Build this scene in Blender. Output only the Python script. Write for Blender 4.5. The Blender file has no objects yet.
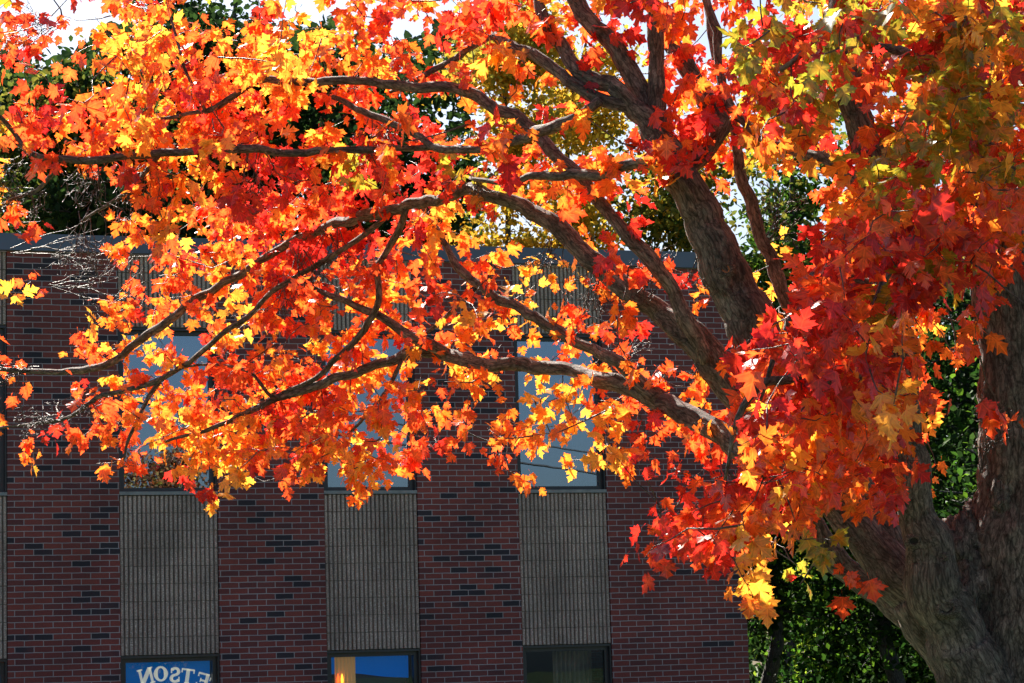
import bpy, math, random
import numpy as np
from mathutils import noise, Vector
R = math.radians
random.seed(7); rng = np.random.default_rng(7)
scene = bpy.context.scene
COL = scene.collection

# ---------------------------------------------------------------- camera, sky, sun, exposure
EYE = 1.9
FPX = 2500.0; PITCH = R(7.462); ROLL = R(-1.664); YAW = R(18.914); DIST = 29.93
cp, sp, cr, sr = math.cos(PITCH), math.sin(PITCH), math.cos(ROLL), math.sin(ROLL)
fwd = np.array([0, cp, sp]); r0 = np.array([1., 0, 0]); u0 = np.array([0, -sp, cp])
cax = cr * r0 + sr * u0; cay = -sr * r0 + cr * u0
from mathutils import Matrix
cd = bpy.data.cameras.new('camera'); cam = bpy.data.objects.new('camera', cd); COL.objects.link(cam)
M3 = Matrix(((cax[0], cay[0], -fwd[0]), (cax[1], cay[1], -fwd[1]), (cax[2], cay[2], -fwd[2])))
cam.matrix_world = Matrix.Translation((0, 0, EYE)) @ M3.to_4x4()
cd.sensor_width = 36; cd.lens = 36 * FPX / 1024; cd.clip_start = .1; cd.clip_end = 2000
scene.camera = cam
CAM = np.array([0, 0, EYE])
def at(x, y, d):
    return CAM + d * (fwd + cax * (x - 512) / FPX - cay * (y - 341.5) / FPX)

SUN_AZ, SUN_EL = -24.0, 43.0          # degrees; azimuth from +Y, clockwise
world = bpy.data.worlds.new("World"); scene.world = world; world.use_nodes = True
wn = world.node_tree
sky = wn.nodes.new('ShaderNodeTexSky'); sky.sky_type = 'NISHITA'; sky.sun_disc = False
sky.sun_elevation = R(SUN_EL); sky.sun_rotation = R(SUN_AZ); sky.dust_density = 2.2; sky.air_density = 1.0; sky.ozone_density = 3.5
bg = wn.nodes['Background']; bg.inputs[1].default_value = 0.05
wn.links.new(sky.outputs[0], bg.inputs[0])
sund = np.array([math.sin(R(SUN_AZ)) * math.cos(R(SUN_EL)), math.cos(R(SUN_AZ)) * math.cos(R(SUN_EL)), math.sin(R(SUN_EL))])
sl = bpy.data.lights.new('sun', 'SUN'); sl.energy = 5.0; sl.angle = R(.5); sl.color = (1, .93, .82)
so = bpy.data.objects.new('sun', sl); COL.objects.link(so)
so.rotation_euler = Vector(sund).to_track_quat('Z', 'Y').to_euler(); so.location = (-20, 20, 40)
scene.view_settings.view_transform = 'Standard'; scene.view_settings.look = 'None'
scene.view_settings.exposure = 1.6; scene.view_settings.gamma = 1
scene.cycles.max_bounces = 10; scene.cycles.transmission_bounces = 8; scene.cycles.diffuse_bounces = 4

# ---------------------------------------------------------------- helpers
def tag(o, label=None, cat=None, group=None, kind=None):
    if label: o['label'] = label
    if cat: o['category'] = cat
    if group: o['group'] = group
    if kind: o['kind'] = kind
    return o
def empty(name, loc=(0, 0, 0), rz=0):
    o = bpy.data.objects.new(name, None); COL.objects.link(o); o.location = loc; o.rotation_euler = (0, 0, rz); return o
class MB:
    def __init__(s): s.v = []; s.f = []; s.n = 0; s.attr = {}; s.sm = []
    def add(s, v, f, smooth=False, **attrs):
        v = np.asarray(v, float); s.v.append(v)
        s.f += [tuple(int(i) + s.n for i in q) for q in f]; s.sm += [smooth] * len(f)
        s.n += len(v)
        for k, a in attrs.items(): s.attr.setdefault(k, []).append(np.asarray(a, float))
    def box(s, x0, x1, y0, y1, z0, z1):
        v = [(x, y, z) for x in (x0, x1) for y in (y0, y1) for z in (z0, z1)]
        s.add(v, [(0, 1, 3, 2), (4, 6, 7, 5), (0, 4, 5, 1), (2, 3, 7, 6), (0, 2, 6, 4), (1, 5, 7, 3)])
    def build(s, name, mat, parent=None):
        me = bpy.data.meshes.new(name); me.from_pydata(np.concatenate(s.v).tolist(), [], s.f)
        if any(s.sm): me.polygons.foreach_set('use_smooth', s.sm)
        for k, a in s.attr.items():
            a = np.concatenate(a)
            if len(a) == s.n:
                at_ = me.attributes.new(k, 'FLOAT_VECTOR', 'POINT'); at_.data.foreach_set('vector', a.ravel())
        me.materials.append(mat); me.update()
        o = bpy.data.objects.new(name, me); COL.objects.link(o)
        if parent: o.parent = parent
        return o
def fastmesh(name, V, F, mat, parent=None, col=None, smooth=False, lco=None):
    """V (n,3), F (m,k) arrays"""
    me = bpy.data.meshes.new(name); k = F.shape[1]
    me.vertices.add(len(V)); me.vertices.foreach_set('co', V.astype('f').ravel())
    me.loops.add(F.size); me.loops.foreach_set('vertex_index', F.astype('i').ravel())
    me.polygons.add(len(F)); me.polygons.foreach_set('loop_start', np.arange(0, F.size, k, dtype='i'))
    try: me.polygons.foreach_set('loop_total', np.full(len(F), k, dtype='i'))
    except Exception: pass
    if smooth: me.polygons.foreach_set('use_smooth', np.ones(len(F), dtype=bool))
    me.update(calc_edges=True); me.validate()
    if col is not None:
        a = me.attributes.new('tint', 'FLOAT_VECTOR', 'POINT'); a.data.foreach_set('vector', col.astype('f').ravel())
    if lco is not None:
        a = me.attributes.new('leafco', 'FLOAT_VECTOR', 'POINT'); a.data.foreach_set('vector', lco.astype('f').ravel())
    me.materials.append(mat)
    o = bpy.data.objects.new(name, me); COL.objects.link(o)
    if parent: o.parent = parent
    return o

def mat_new(name):
    m = bpy.data.materials.new(name); m.use_nodes = True; nt = m.node_tree
    b = nt.nodes['Principled BSDF']; return m, nt, b
def N(nt, typ, **kw):
    n = nt.nodes.new('ShaderNode' + typ)
    for k, v in kw.items():
        if k.startswith('i_'): n.inputs[k[2:].replace('_', ' ')].default_value = v
        else: setattr(n, k, v)
    return n
def ramp(nt, stops, interp='LINEAR'):
    r = N(nt, 'ValToRGB'); e = r.color_ramp.elements; r.color_ramp.interpolation = interp
    while len(e) < len(stops): e.new(.5)
    for i, (p, c) in enumerate(stops): e[i].position = p; e[i].color = (*c, 1) if len(c) == 3 else c
    return r
def plain(name, col, rough=.6, metal=0, var=.0, scale=6, bump=0, bscale=80, spec=.5):
    m, nt, b = mat_new(name); L = nt.links
    b.inputs['Roughness'].default_value = rough; b.inputs['Metallic'].default_value = metal
    b.inputs['Specular IOR Level'].default_value = spec
    b.inputs['Base Color'].default_value = (*col, 1)
    tc = N(nt, 'TexCoord')
    if var:
        nz = N(nt, 'TexNoise'); nz.inputs['Scale'].default_value = scale; nz.inputs['Detail'].default_value = 6
        L.new(tc.outputs['Object'], nz.inputs['Vector'])
        c0 = tuple(x * (1 - var) for x in col); c1 = tuple(x * (1 + var) for x in col)
        r = ramp(nt, [(.3, c0), (.7, c1)]); L.new(nz.outputs['Fac'], r.inputs[0]); L.new(r.outputs[0], b.inputs['Base Color'])
    if bump:
        n2 = N(nt, 'TexNoise'); n2.inputs['Scale'].default_value = bscale; L.new(tc.outputs['Object'], n2.inputs['Vector'])
        bp = N(nt, 'Bump'); bp.inputs['Strength'].default_value = bump; bp.inputs['Distance'].default_value = .01
        L.new(n2.outputs['Fac'], bp.inputs['Height']); L.new(bp.outputs[0], b.inputs['Normal'])
    return m

# ---------------------------------------------------------------- materials
def brick_mat():
    m, nt, b = mat_new('brick'); L = nt.links
    tc = N(nt, 'TexCoord'); sx = N(nt, 'SeparateXYZ'); L.new(tc.outputs['Object'], sx.inputs[0])
    ad = N(nt, 'Math', operation='ADD'); L.new(sx.outputs[0], ad.inputs[0]); L.new(sx.outputs[1], ad.inputs[1])
    wob = N(nt, 'TexNoise'); wob.inputs['Scale'].default_value = 9; L.new(tc.outputs['Object'], wob.inputs['Vector'])
    wm = N(nt, 'MapRange'); wm.inputs['To Min'].default_value = -.004; wm.inputs['To Max'].default_value = .004; L.new(wob.outputs['Fac'], wm.inputs[0])
    a2 = N(nt, 'Math', operation='ADD'); L.new(ad.outputs[0], a2.inputs[0]); L.new(wm.outputs[0], a2.inputs[1])
    a3 = N(nt, 'Math', operation='ADD'); L.new(sx.outputs[2], a3.inputs[0]); L.new(wm.outputs[0], a3.inputs[1])
    cx = N(nt, 'CombineXYZ'); L.new(a2.outputs[0], cx.inputs[0]); L.new(a3.outputs[0], cx.inputs[1])
    def bt(sm):
        t = N(nt, 'TexBrick'); t.offset = .5; t.inputs['Scale'].default_value = 1
        t.inputs['Brick Width'].default_value = .2125; t.inputs['Row Height'].default_value = .0677
        t.inputs['Mortar Size'].default_value = .0052; t.inputs['Mortar Smooth'].default_value = sm
        t.inputs['Color1'].default_value = (0, 0, 0, 1); t.inputs['Color2'].default_value = (1, 1, 1, 1); t.inputs['Mortar'].default_value = (.5, .5, .5, 1)
        L.new(cx.outputs[0], t.inputs['Vector']); return t
    t = bt(.15)
    # clusters of dark burnt bricks come and go along the wall
    ln = N(nt, 'TexNoise'); ln.inputs['Scale'].default_value = .5; ln.inputs['Detail'].default_value = 2; L.new(tc.outputs['Object'], ln.inputs['Vector'])
    lm = N(nt, 'MapRange'); lm.inputs['From Min'].default_value = .3; lm.inputs['From Max'].default_value = .7; lm.inputs['To Min'].default_value = -.12; lm.inputs['To Max'].default_value = .12
    L.new(ln.outputs['Fac'], lm.inputs[0])
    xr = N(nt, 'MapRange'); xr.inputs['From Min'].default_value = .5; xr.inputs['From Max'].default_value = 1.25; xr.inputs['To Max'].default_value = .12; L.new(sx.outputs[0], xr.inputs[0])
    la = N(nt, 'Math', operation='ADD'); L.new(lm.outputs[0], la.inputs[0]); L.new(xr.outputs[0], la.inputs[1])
    sc = N(nt, 'SeparateColor'); L.new(t.outputs['Color'], sc.inputs[0])
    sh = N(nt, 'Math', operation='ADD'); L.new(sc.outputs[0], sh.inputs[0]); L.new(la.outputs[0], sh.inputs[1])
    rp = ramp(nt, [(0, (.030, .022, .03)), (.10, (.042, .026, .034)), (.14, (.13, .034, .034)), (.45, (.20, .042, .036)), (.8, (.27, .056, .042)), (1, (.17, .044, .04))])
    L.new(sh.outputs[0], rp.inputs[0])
    gr = N(nt, 'TexNoise'); gr.inputs['Scale'].default_value = 60; gr.inputs['Detail'].default_value = 5; L.new(tc.outputs['Object'], gr.inputs['Vector'])
    gm = N(nt, 'MapRange'); gm.inputs['To Min'].default_value = .6; gm.inputs['To Max'].default_value = 1.4; L.new(gr.outputs['Fac'], gm.inputs[0])
    mu = N(nt, 'Vector' + 'Math', operation='SCALE'); L.new(rp.outputs[0], mu.inputs[0]); L.new(gm.outputs[0], mu.inputs['Scale'])
    mx = N(nt, 'Mix', data_type='RGBA'); L.new(t.outputs['Fac'], mx.inputs[0]); L.new(mu.outputs[0], mx.inputs[6]); mx.inputs[7].default_value = (.40, .33, .33, 1)
    # weather stains
    st = N(nt, 'TexNoise'); st.inputs['Scale'].default_value = 1.1; st.inputs['Detail'].default_value = 7; L.new(tc.outputs['Object'], st.inputs['Vector'])
    sm_ = N(nt, 'MapRange'); sm_.inputs['From Min'].default_value = .3; sm_.inputs['From Max'].default_value = .7; sm_.inputs['To Min'].default_value = .72; sm_.inputs['To Max'].default_value = 1.2; L.new(st.outputs['Fac'], sm_.inputs[0])
    m2 = N(nt, 'VectorMath', operation='SCALE'); L.new(mx.outputs[2], m2.inputs[0]); L.new(sm_.outputs[0], m2.inputs['Scale'])
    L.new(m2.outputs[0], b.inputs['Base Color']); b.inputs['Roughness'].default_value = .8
    hs = N(nt, 'Math', operation='SUBTRACT'); hs.inputs[0].default_value = 1; L.new(t.outputs['Fac'], hs.inputs[1])
    h2 = N(nt, 'Math', operation='MULTIPLY_ADD'); L.new(gr.outputs['Fac'], h2.inputs[0]); h2.inputs[1].default_value = .3; L.new(hs.outputs[0], h2.inputs[2])
    bp = N(nt, 'Bump'); bp.inputs['Strength'].default_value = .8; bp.inputs['Distance'].default_value = .008; L.new(h2.outputs[0], bp.inputs['Height']); L.new(bp.outputs[0], b.inputs['Normal'])
    return m
def block_mat():
    m, nt, b = mat_new('split_block'); L = nt.links; tc = N(nt, 'TexCoord')
    n1 = N(nt, 'TexNoise'); n1.inputs['Scale'].default_value = 90; n1.inputs['Detail'].default_value = 4; L.new(tc.outputs['Object'], n1.inputs['Vector'])
    n2 = N(nt, 'TexNoise'); n2.inputs['Scale'].default_value = 1.6; n2.inputs['Detail'].default_value = 6; L.new(tc.outputs['Object'], n2.inputs['Vector'])
    r1 = ramp(nt, [(.3, (.30, .212, .175)), (.55, (.56, .41, .34)), (.72, (.96, .80, .68))]); L.new(n1.outputs['Fac'], r1.inputs[0])
    g = N(nt, 'MapRange'); g.inputs['From Min'].default_value = .3; g.inputs['From Max'].default_value = .7; g.inputs['To Min'].default_value = .65; g.inputs['To Max'].default_value = 1.25; L.new(n2.outputs['Fac'], g.inputs[0])
    mu = N(nt, 'VectorMath', operation='SCALE'); L.new(r1.outputs[0], mu.inputs[0]); L.new(g.outputs[0], mu.inputs['Scale'])
    L.new(mu.outputs[0], b.inputs['Base Color']); b.inputs['Roughness'].default_value = .9
    bp = N(nt, 'Bump'); bp.inputs['Strength'].default_value = 1; bp.inputs['Distance'].default_value = .012; L.new(n1.outputs['Fac'], bp.inputs['Height']); L.new(bp.outputs[0], b.inputs['Normal'])
    return m
def glass_mat(name, refl, tint=(1, 1, 1)):
    m = bpy.data.materials.new(name); m.use_nodes = True; nt = m.node_tree; L = nt.links; nt.nodes.clear()
    out = N(nt, 'OutputMaterial'); tr = N(nt, 'BsdfTransparent'); tr.inputs[0].default_value = (*tint, 1)
    gl = N(nt, 'BsdfGlossy'); gl.inputs['Roughness'].default_value = .0; gl.inputs[0].default_value = (.66, .80, .96, 1)
    tc = N(nt, 'TexCoord'); nz = N(nt, 'TexNoise'); nz.inputs['Scale'].default_value = 1.3; L.new(tc.outputs['Object'], nz.inputs['Vector'])
    bp = N(nt, 'Bump'); bp.inputs['Strength'].default_value = .04; bp.inputs['Distance'].default_value = .01; L.new(nz.outputs['Fac'], bp.inputs['Height']); L.new(bp.outputs[0], gl.inputs['Normal'])
    mx = N(nt, 'MixShader'); mx.inputs[0].default_value = refl
    L.new(tr.outputs[0], mx.inputs[1]); L.new(gl.outputs[0], mx.inputs[2]); L.new(mx.outputs[0], out.inputs[0]); return m
def bark_mat(name, c0, c1, lichen=.5):
    m, nt, b = mat_new(name); L = nt.links
    at_ = N(nt, 'Attribute'); at_.attribute_name = 'bark'; at_.attribute_type = 'GEOMETRY'
    mp = N(nt, 'Mapping'); mp.inputs['Scale'].default_value = (1, 1, .38); L.new(at_.outputs['Vector'], mp.inputs[0])
    n1 = N(nt, 'TexNoise'); n1.inputs['Scale'].default_value = 60; n1.inputs['Detail'].default_value = 10; n1.inputs['Roughness'].default_value = .75; n1.inputs['Distortion'].default_value = 1.2; L.new(mp.outputs[0], n1.inputs['Vector'])
    n2 = N(nt, 'TexNoise'); n2.inputs['Scale'].default_value = 7; n2.inputs['Detail'].default_value = 5; L.new(at_.outputs['Vector'], n2.inputs['Vector'])
    n3 = N(nt, 'TexNoise'); n3.inputs['Scale'].default_value = 22; n3.inputs['Detail'].default_value = 8; L.new(at_.outputs['Vector'], n3.inputs['Vector'])
    r1 = ramp(nt, [(.36, tuple(x * .3 for x in c0)), (.47, c0), (.62, c1)]); L.new(n1.outputs['Fac'], r1.inputs[0])  # cracks darkened in colour, as crease shade the bump hardly shows
    g = N(nt, 'MapRange'); g.inputs['From Min'].default_value = .3; g.inputs['From Max'].default_value = .7; g.inputs['To Min'].default_value = .6; g.inputs['To Max'].default_value = 1.35; L.new(n2.outputs['Fac'], g.inputs[0])
    mu = N(nt, 'VectorMath', operation='SCALE'); L.new(r1.outputs[0], mu.inputs[0]); L.new(g.outputs[0], mu.inputs['Scale'])
    lr = ramp(nt, [(.60, (0, 0, 0)), (.72, (lichen,) * 3)]); L.new(n3.outputs['Fac'], lr.inputs[0])
    mx = N(nt, 'Mix', data_type='RGBA'); L.new(lr.outputs[0], mx.inputs[0]); L.new(mu.outputs[0], mx.inputs[6]); mx.inputs[7].default_value = (.30, .32, .26, 1)
    L.new(mx.outputs[2], b.inputs['Base Color']); b.inputs['Roughness'].default_value = .75
    vm = N(nt, 'Mapping'); vm.inputs['Scale'].default_value = (1, 1, .16); dn = N(nt, 'TexNoise'); dn.inputs['Scale'].default_value = 11; dn.inputs['Detail'].default_value = 5; L.new(at_.outputs['Vector'], dn.inputs['Vector'])
    dv = N(nt, 'VectorMath', operation='MULTIPLY_ADD'); L.new(dn.outputs['Color'], dv.inputs[0]); dv.inputs[1].default_value = (.03, .03, .12); L.new(at_.outputs['Vector'], dv.inputs[2]); L.new(dv.outputs[0], vm.inputs[0])
    vo = N(nt, 'TexVoronoi', feature='DISTANCE_TO_EDGE'); vo.inputs['Scale'].default_value = 34; L.new(vm.outputs[0], vo.inputs['Vector'])
    vr = ramp(nt, [(0, (.12, .12, .12)), (.07, (.8, .8, .8)), (.2, (1.1, 1.1, 1.1))]); L.new(vo.outputs['Distance'], vr.inputs[0])
    cm = N(nt, 'Mix', data_type='RGBA', blend_type='MULTIPLY'); cm.inputs[0].default_value = .75; L.new(mx.outputs[2], cm.inputs[6]); L.new(vr.outputs[0], cm.inputs[7]); L.new(cm.outputs[2], b.inputs['Base Color'])
    bp = N(nt, 'Bump'); bp.inputs['Strength'].default_value = 1; bp.inputs['Distance'].default_value = .03; L.new(n1.outputs['Fac'], bp.inputs['Height']); L.new(bp.outputs[0], b.inputs['Normal'])
    return m
def leaf_mat(name, trans=.55, gloss=.07, rough=.35, tgain=1.0, veins=False):
    m = bpy.data.materials.new(name); m.use_nodes = True; nt = m.node_tree; L = nt.links; nt.nodes.clear()
    out = N(nt, 'OutputMaterial'); a = N(nt, 'Attribute'); a.attribute_name = 'tint'; a.attribute_type = 'GEOMETRY'
    tc = N(nt, 'TexCoord'); nz = N(nt, 'TexNoise'); nz.inputs['Scale'].default_value = 55; nz.inputs['Detail'].default_value = 4; L.new(tc.outputs['Object'], nz.inputs['Vector'])
    g = N(nt, 'MapRange'); g.inputs['From Min'].default_value = .3; g.inputs['From Max'].default_value = .7; g.inputs['To Min'].default_value = .75; g.inputs['To Max'].default_value = 1.15; L.new(nz.outputs['Fac'], g.inputs[0])
    mu = N(nt, 'VectorMath', operation='SCALE'); L.new(a.outputs['Vector'], mu.inputs[0]); L.new(g.outputs[0], mu.inputs['Scale'])
    if veins:
        lc = N(nt, 'Attribute'); lc.attribute_name = 'leafco'; lc.attribute_type = 'GEOMETRY'; sx = N(nt, 'SeparateXYZ'); L.new(lc.outputs['Vector'], sx.inputs[0])
        def M(op, a_, b_=None, c_=None):
            q = N(nt, 'Math', operation=op)
            for i_, x_ in enumerate((a_, b_, c_)):
                if x_ is None: continue
                if isinstance(x_, (int, float)): q.inputs[i_].default_value = x_
                else: L.new(x_, q.inputs[i_])
            return q.outputs[0]
        ax = M('ABSOLUTE', sx.outputs[0]); yy = sx.outputs[1]
        d1 = M('MULTIPLY', M('ABSOLUTE', M('SUBTRACT', yy, M('MULTIPLY', ax, .66))), .83)        # side lobes
        d2 = M('ABSOLUTE', M('ADD', yy, M('MULTIPLY', ax, .05)))                                    # basal lobes
        d3 = M('MULTIPLY', M('ABSOLUTE', M('SUBTRACT', M('SUBTRACT', yy, .42), M('MULTIPLY', ax, 1.0))), .7)
        dm = M('MINIMUM', M('MINIMUM', ax, d1), M('MINIMUM', d2, d3))
        vr = ramp(nt, [(0.0, (1.35, 1.35, 1.35)), (.022, (1.0, 1.0, 1.0)), (.05, (.86, .86, .86)), (.12, (1.03, 1.03, 1.03))]); L.new(dm, vr.inputs[0])
        mv = N(nt, 'VectorMath', operation='MULTIPLY'); L.new(mu.outputs[0], mv.inputs[0]); L.new(vr.outputs[0], mv.inputs[1]); mu = mv
    mt = N(nt, 'VectorMath', operation='SCALE'); L.new(mu.outputs[0], mt.inputs[0]); mt.inputs['Scale'].default_value = tgain
    d = N(nt, 'BsdfDiffuse'); L.new(mu.outputs[0], d.inputs[0]); t = N(nt, 'BsdfTranslucent'); L.new(mt.outputs[0], t.inputs[0])
    m1 = N(nt, 'MixShader'); m1.inputs[0].default_value = trans; L.new(d.outputs[0], m1.inputs[1]); L.new(t.outputs[0], m1.inputs[2])
    gl = N(nt, 'BsdfGlossy'); gl.inputs['Roughness'].default_value = rough
    lw = N(nt, 'LayerWeight'); lw.inputs['Blend'].default_value = .25; lm = N(nt, 'MapRange'); lm.inputs['To Min'].default_value = gloss; lm.inputs['To Max'].default_value = gloss * 3.2; L.new(lw.outputs['Facing'], lm.inputs[0])
    m2 = N(nt, 'MixShader'); L.new(lm.outputs[0], m2.inputs[0]); L.new(m1.outputs[0], m2.inputs[1]); L.new(gl.outputs[0], m2.inputs[2]); L.new(m2.outputs[0], out.inputs[0])
    return m
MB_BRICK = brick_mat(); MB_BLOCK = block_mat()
M_FASCIA = plain('fascia_metal', (.10, .12, .17), .45, .0, .15, 2, spec=.5)
M_FRAME = plain('bronze_frame', (.030, .028, .032), .4, .0, .2, 5)
M_SILL = plain('concrete', (.30, .29, .28), .85, 0, .25, 8, .6)
M_BED = plain('shade_mortar', (.22, .18, .16), .95, 0, .3, 12, .5)  # mortar tone darkened to stand in for shade in the joint recesses
M_INT = plain('interior_plaster', (.30, .27, .23), .9, 0, .1, 2)
M_ROOF = plain('roof_gravel', (.18, .17, .16), .95, 0, .3, 20, .5)
M_GLASS = glass_mat('window_glass', .23, (.55, .6, .62)); M_GLASSL = glass_mat('lower_glass', .03, (.95, .97, .98))
M_BARK = bark_mat('maple_bark', (.165, .128, .108), (.44, .365, .31), .6)
M_TWIG = bark_mat('twig_bark', (.11, .078, .068), (.26, .205, .18), .3); M_TWIG.node_tree.nodes['Principled BSDF'].inputs['Roughness'].default_value = .42
M_BARKD = bark_mat('dark_bark', (.05, .045, .042), (.12, .105, .095), .2)
M_LEAF = leaf_mat('maple_leaf', .70, .045, .38, 1.32, True)
M_BGLEAF = leaf_mat('background_leaf', .45, .006, .5, 1.3)

# ---------------------------------------------------------------- ground
g = MB(); G = 60
xs = np.linspace(-1, 1, G); XS = np.sign(xs) * np.abs(xs) ** 3 * 900
V = []; 
for yy in XS:
    for xx in XS:
        z = 0.12 * noise.noise(Vector((xx * .05, yy * .05, 0))) if 6 < math.hypot(xx, yy) < 200 else 0
        V.append((xx, yy + 10, min(z, 0.0) - .02))
F = [(j * G + i, j * G + i + 1, (j + 1) * G + i + 1, (j + 1) * G + i) for j in range(G - 1) for i in range(G - 1)]
g.add(V, F, True)
def ground_mat():
    m, nt, b = mat_new('lawn'); L = nt.links; tc = N(nt, 'TexCoord')
    n1 = N(nt, 'TexNoise'); n1.inputs['Scale'].default_value = .6; n1.inputs['Detail'].default_value = 8; L.new(tc.outputs['Object'], n1.inputs['Vector'])
    n2 = N(nt, 'TexVoronoi'); n2.inputs['Scale'].default_value = 9; L.new(tc.outputs['Object'], n2.inputs['Vector'])
    r = ramp(nt, [(.35, (.03, .055, .012)), (.6, (.06, .09, .02)), (.7, (.09, .07, .03))]); L.new(n1.outputs['Fac'], r.inputs[0])
    r2 = ramp(nt, [(.1, (1, 1, 1)), (.16, (0, 0, 0))]); L.new(n2.outputs['Distance'], r2.inputs[0])
    mx = N(nt, 'Mix', data_type='RGBA'); L.new(r2.outputs[0], mx.inputs[0]); L.new(r.outputs[0], mx.inputs[6]); mx.inputs[7].default_value = (.45, .12, .02, 1)
    L.new(mx.outputs[2], b.inputs['Base Color']); b.inputs['Roughness'].default_value = .9; return m
tag(g.build('ground', ground_mat()), kind='structure')

# ---------------------------------------------------------------- building (local x along the facade, y into it)
BLD = empty('brick_building', (0, DIST, 0), YAW)
tag(BLD, 'two storey dark red brick building with grey ribbed block panels between its windows', 'building')
P, W, U0 = 2.396, 1.140, -7.166
bays = [U0 + i * P for i in range(-3, 4)]; LEFT, RIGHT, DEEP = bays[0] - 2.2, 2.945, 8.0
Z_F0, Z_F1 = 6.77, 6.97
w = MB(); edges = [LEFT] + [e for b_ in bays for e in (b_, b_ + W)] + [RIGHT]
for a, b_ in zip(edges[0::2], edges[1::2]): w.box(a, b_, 0, .30, -.3, Z_F0)
w.box(LEFT, LEFT + .3, .302, DEEP, -.3, Z_F0); w.box(RIGHT - .3, RIGHT, .302, DEEP, -.3, Z_F0); w.box(LEFT + .302, RIGHT - .302, DEEP - .3, DEEP - .002, -.3, Z_F0)
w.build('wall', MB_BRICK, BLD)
f = MB()
for (x0, x1, y0, y1) in ((LEFT - .05, RIGHT + .05, -.05, .10), (LEFT - .05, LEFT + .1, .102, DEEP), (RIGHT - .1, RIGHT + .05, .102, DEEP), (LEFT + .102, RIGHT - .102, DEEP - .1, DEEP)):
    if x1 - x0 > 2:
        n_ = int((x1 - x0) / 3.05) + 1
        for k in range(n_):
            a = x0 + k * 3.05; c = min(a + 3.046, x1)
            if c > a: f.box(a, c, y0, y1, Z_F0 + .004, Z_F1 - .002 * (k % 2))
    else: f.box(x0, x1, y0, y1, Z_F0 + .004, Z_F1)
f.build('fascia', M_FASCIA, BLD)
f = MB(); f.box(LEFT + .31, RIGHT - .31, .31, DEEP - .31, 6.45, 6.6); f.build('roof', M_ROOF, BLD)
f = MB(); f.box(LEFT + .31, RIGHT - .31, .34, DEEP - .31, 3.3, 3.45); f.box(LEFT + .31, RIGHT - .31, .34, DEEP - .31, -.02, .05)
f.box(LEFT + .31, RIGHT - .31, 5.0, 5.15, .06, 3.29); f.box(LEFT + .31, RIGHT - .31, 5.0, 5.15, 3.46, 6.44); f.build('interior', M_INT, BLD)
def panel(u, z0, z1, name):
    m_ = MB(); ribs = 22; pw = W / ribs; nc = max(1, round((z1 - z0) / .2032)); ch = (z1 - z0) / nc
    for c in range(nc):
        # blocks are 0.40 m wide (8 ribs); each block sits a hair in or out
        for k in range(ribs):
            blk = random.Random(int((u + 50) * 100) * 97 + c * 13 + (k + (c % 2) * 4) // 8).uniform(-.003, .003)
            d = .022 + blk + random.uniform(-.004, .004)
            x0 = u + k * pw + .007; x1 = u + (k + 1) * pw - .007
            za = z0 + c * ch + .0025 + random.uniform(0, .004); zb = z0 + (c + 1) * ch - .0025 - random.uniform(0, .004)
            xs_ = [x0, x0 + .005, x1 - .005, x1]; ys = [.055, d, d + random.uniform(-.002, .002), .055]
            v = []
            for zz in np.linspace(za, zb, 4):
                for q in range(4):
                    yy = ys[q] + (random.uniform(-.004, .004) if q in (1, 2) else 0)
                    v.append((xs_[q] + random.uniform(-.001, .001), yy, zz))
            fs = [(r_ * 4 + q, r_ * 4 + q + 1, (r_ + 1) * 4 + q + 1, (r_ + 1) * 4 + q) for r_ in range(3) for q in range(3)]
            fs += [(0, 1, 2, 3)[::-1], (12, 13, 14, 15)]
            m_.add(v, fs)
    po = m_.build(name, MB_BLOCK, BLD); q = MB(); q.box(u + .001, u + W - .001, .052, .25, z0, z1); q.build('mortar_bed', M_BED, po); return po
def window(u, z0, z1, glass, top=.075, bot=.045):
    f = MB(); y0, y1 = .085, .17; a, b_ = u + .004, u + W - .004
    f.box(a, a + .068, y0, y1, z0, z1); f.box(b_ - .068, b_, y0, y1, z0, z1)
    f.box(a + .068, b_ - .068, y0 - .002, y1 - .002, z1 - top, z1 - .002); f.box(a + .068, b_ - .068, y0 - .002, y1 - .002, z0 + .001, z0 + bot)
    fo = f.build('window', M_FRAME, BLD)
    p = MB(); p.box(a + .066, b_ - .066, .118, .126, z0 + bot - .002, z1 - top + .002); p.build('pane', glass, fo)
    # dark steel lintel angle and reveal liner
    q = MB(); q.box(a, a + .02, .03, .084, z0, z1); q.box(b_ - .02, b_, .03, .084, z0, z1); q.box(a + .02, b_ - .02, .03, .082, z1 - .03, z1 - .003); q.build('frame', M_FRAME, fo)
    return fo
for i, u in enumerate(bays):
    panel(u, 5.925, Z_F0 - .003, 'block_panel'); panel(u, 2.175, 3.985, 'block_panel'); panel(u, -.3, .66, 'block_panel')
    s = MB(); s.box(u + .002, u + W - .002, .004, .20, 3.99, 4.028); s.build('sill', M_SILL, BLD)
    s = MB(); s.box(u + .002, u + W - .002, .004, .20, .665, .70); s.build('sill', M_SILL, BLD)
    window(u, 4.03, 5.92, M_GLASS); window(u, .70, 2.172, M_GLASSL)
# blinds behind two upper windows
M_BLIND = plain('blind', (.55, .50, .42), .9, 0, .05, 3)
for u, x0, x1, z0 in ((bays[5], .1, .62, 5.38), (bays[6], .80, 1.06, 4.08), (bays[4], .1, 1.04, 5.62)):
    s = MB(); n_ = 24
    vv = [(u + x0 + (x1 - x0) * k / n_, .26 + .012 * math.sin(k * 1.9), z) for z in (z0, 5.84) for k in range(n_ + 1)]
    s.add(vv, [(k, k + 1, n_ + 2 + k, n_ + 1 + k) for k in range(n_)], True); s.build('curtain', M_BLIND, BLD)

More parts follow.
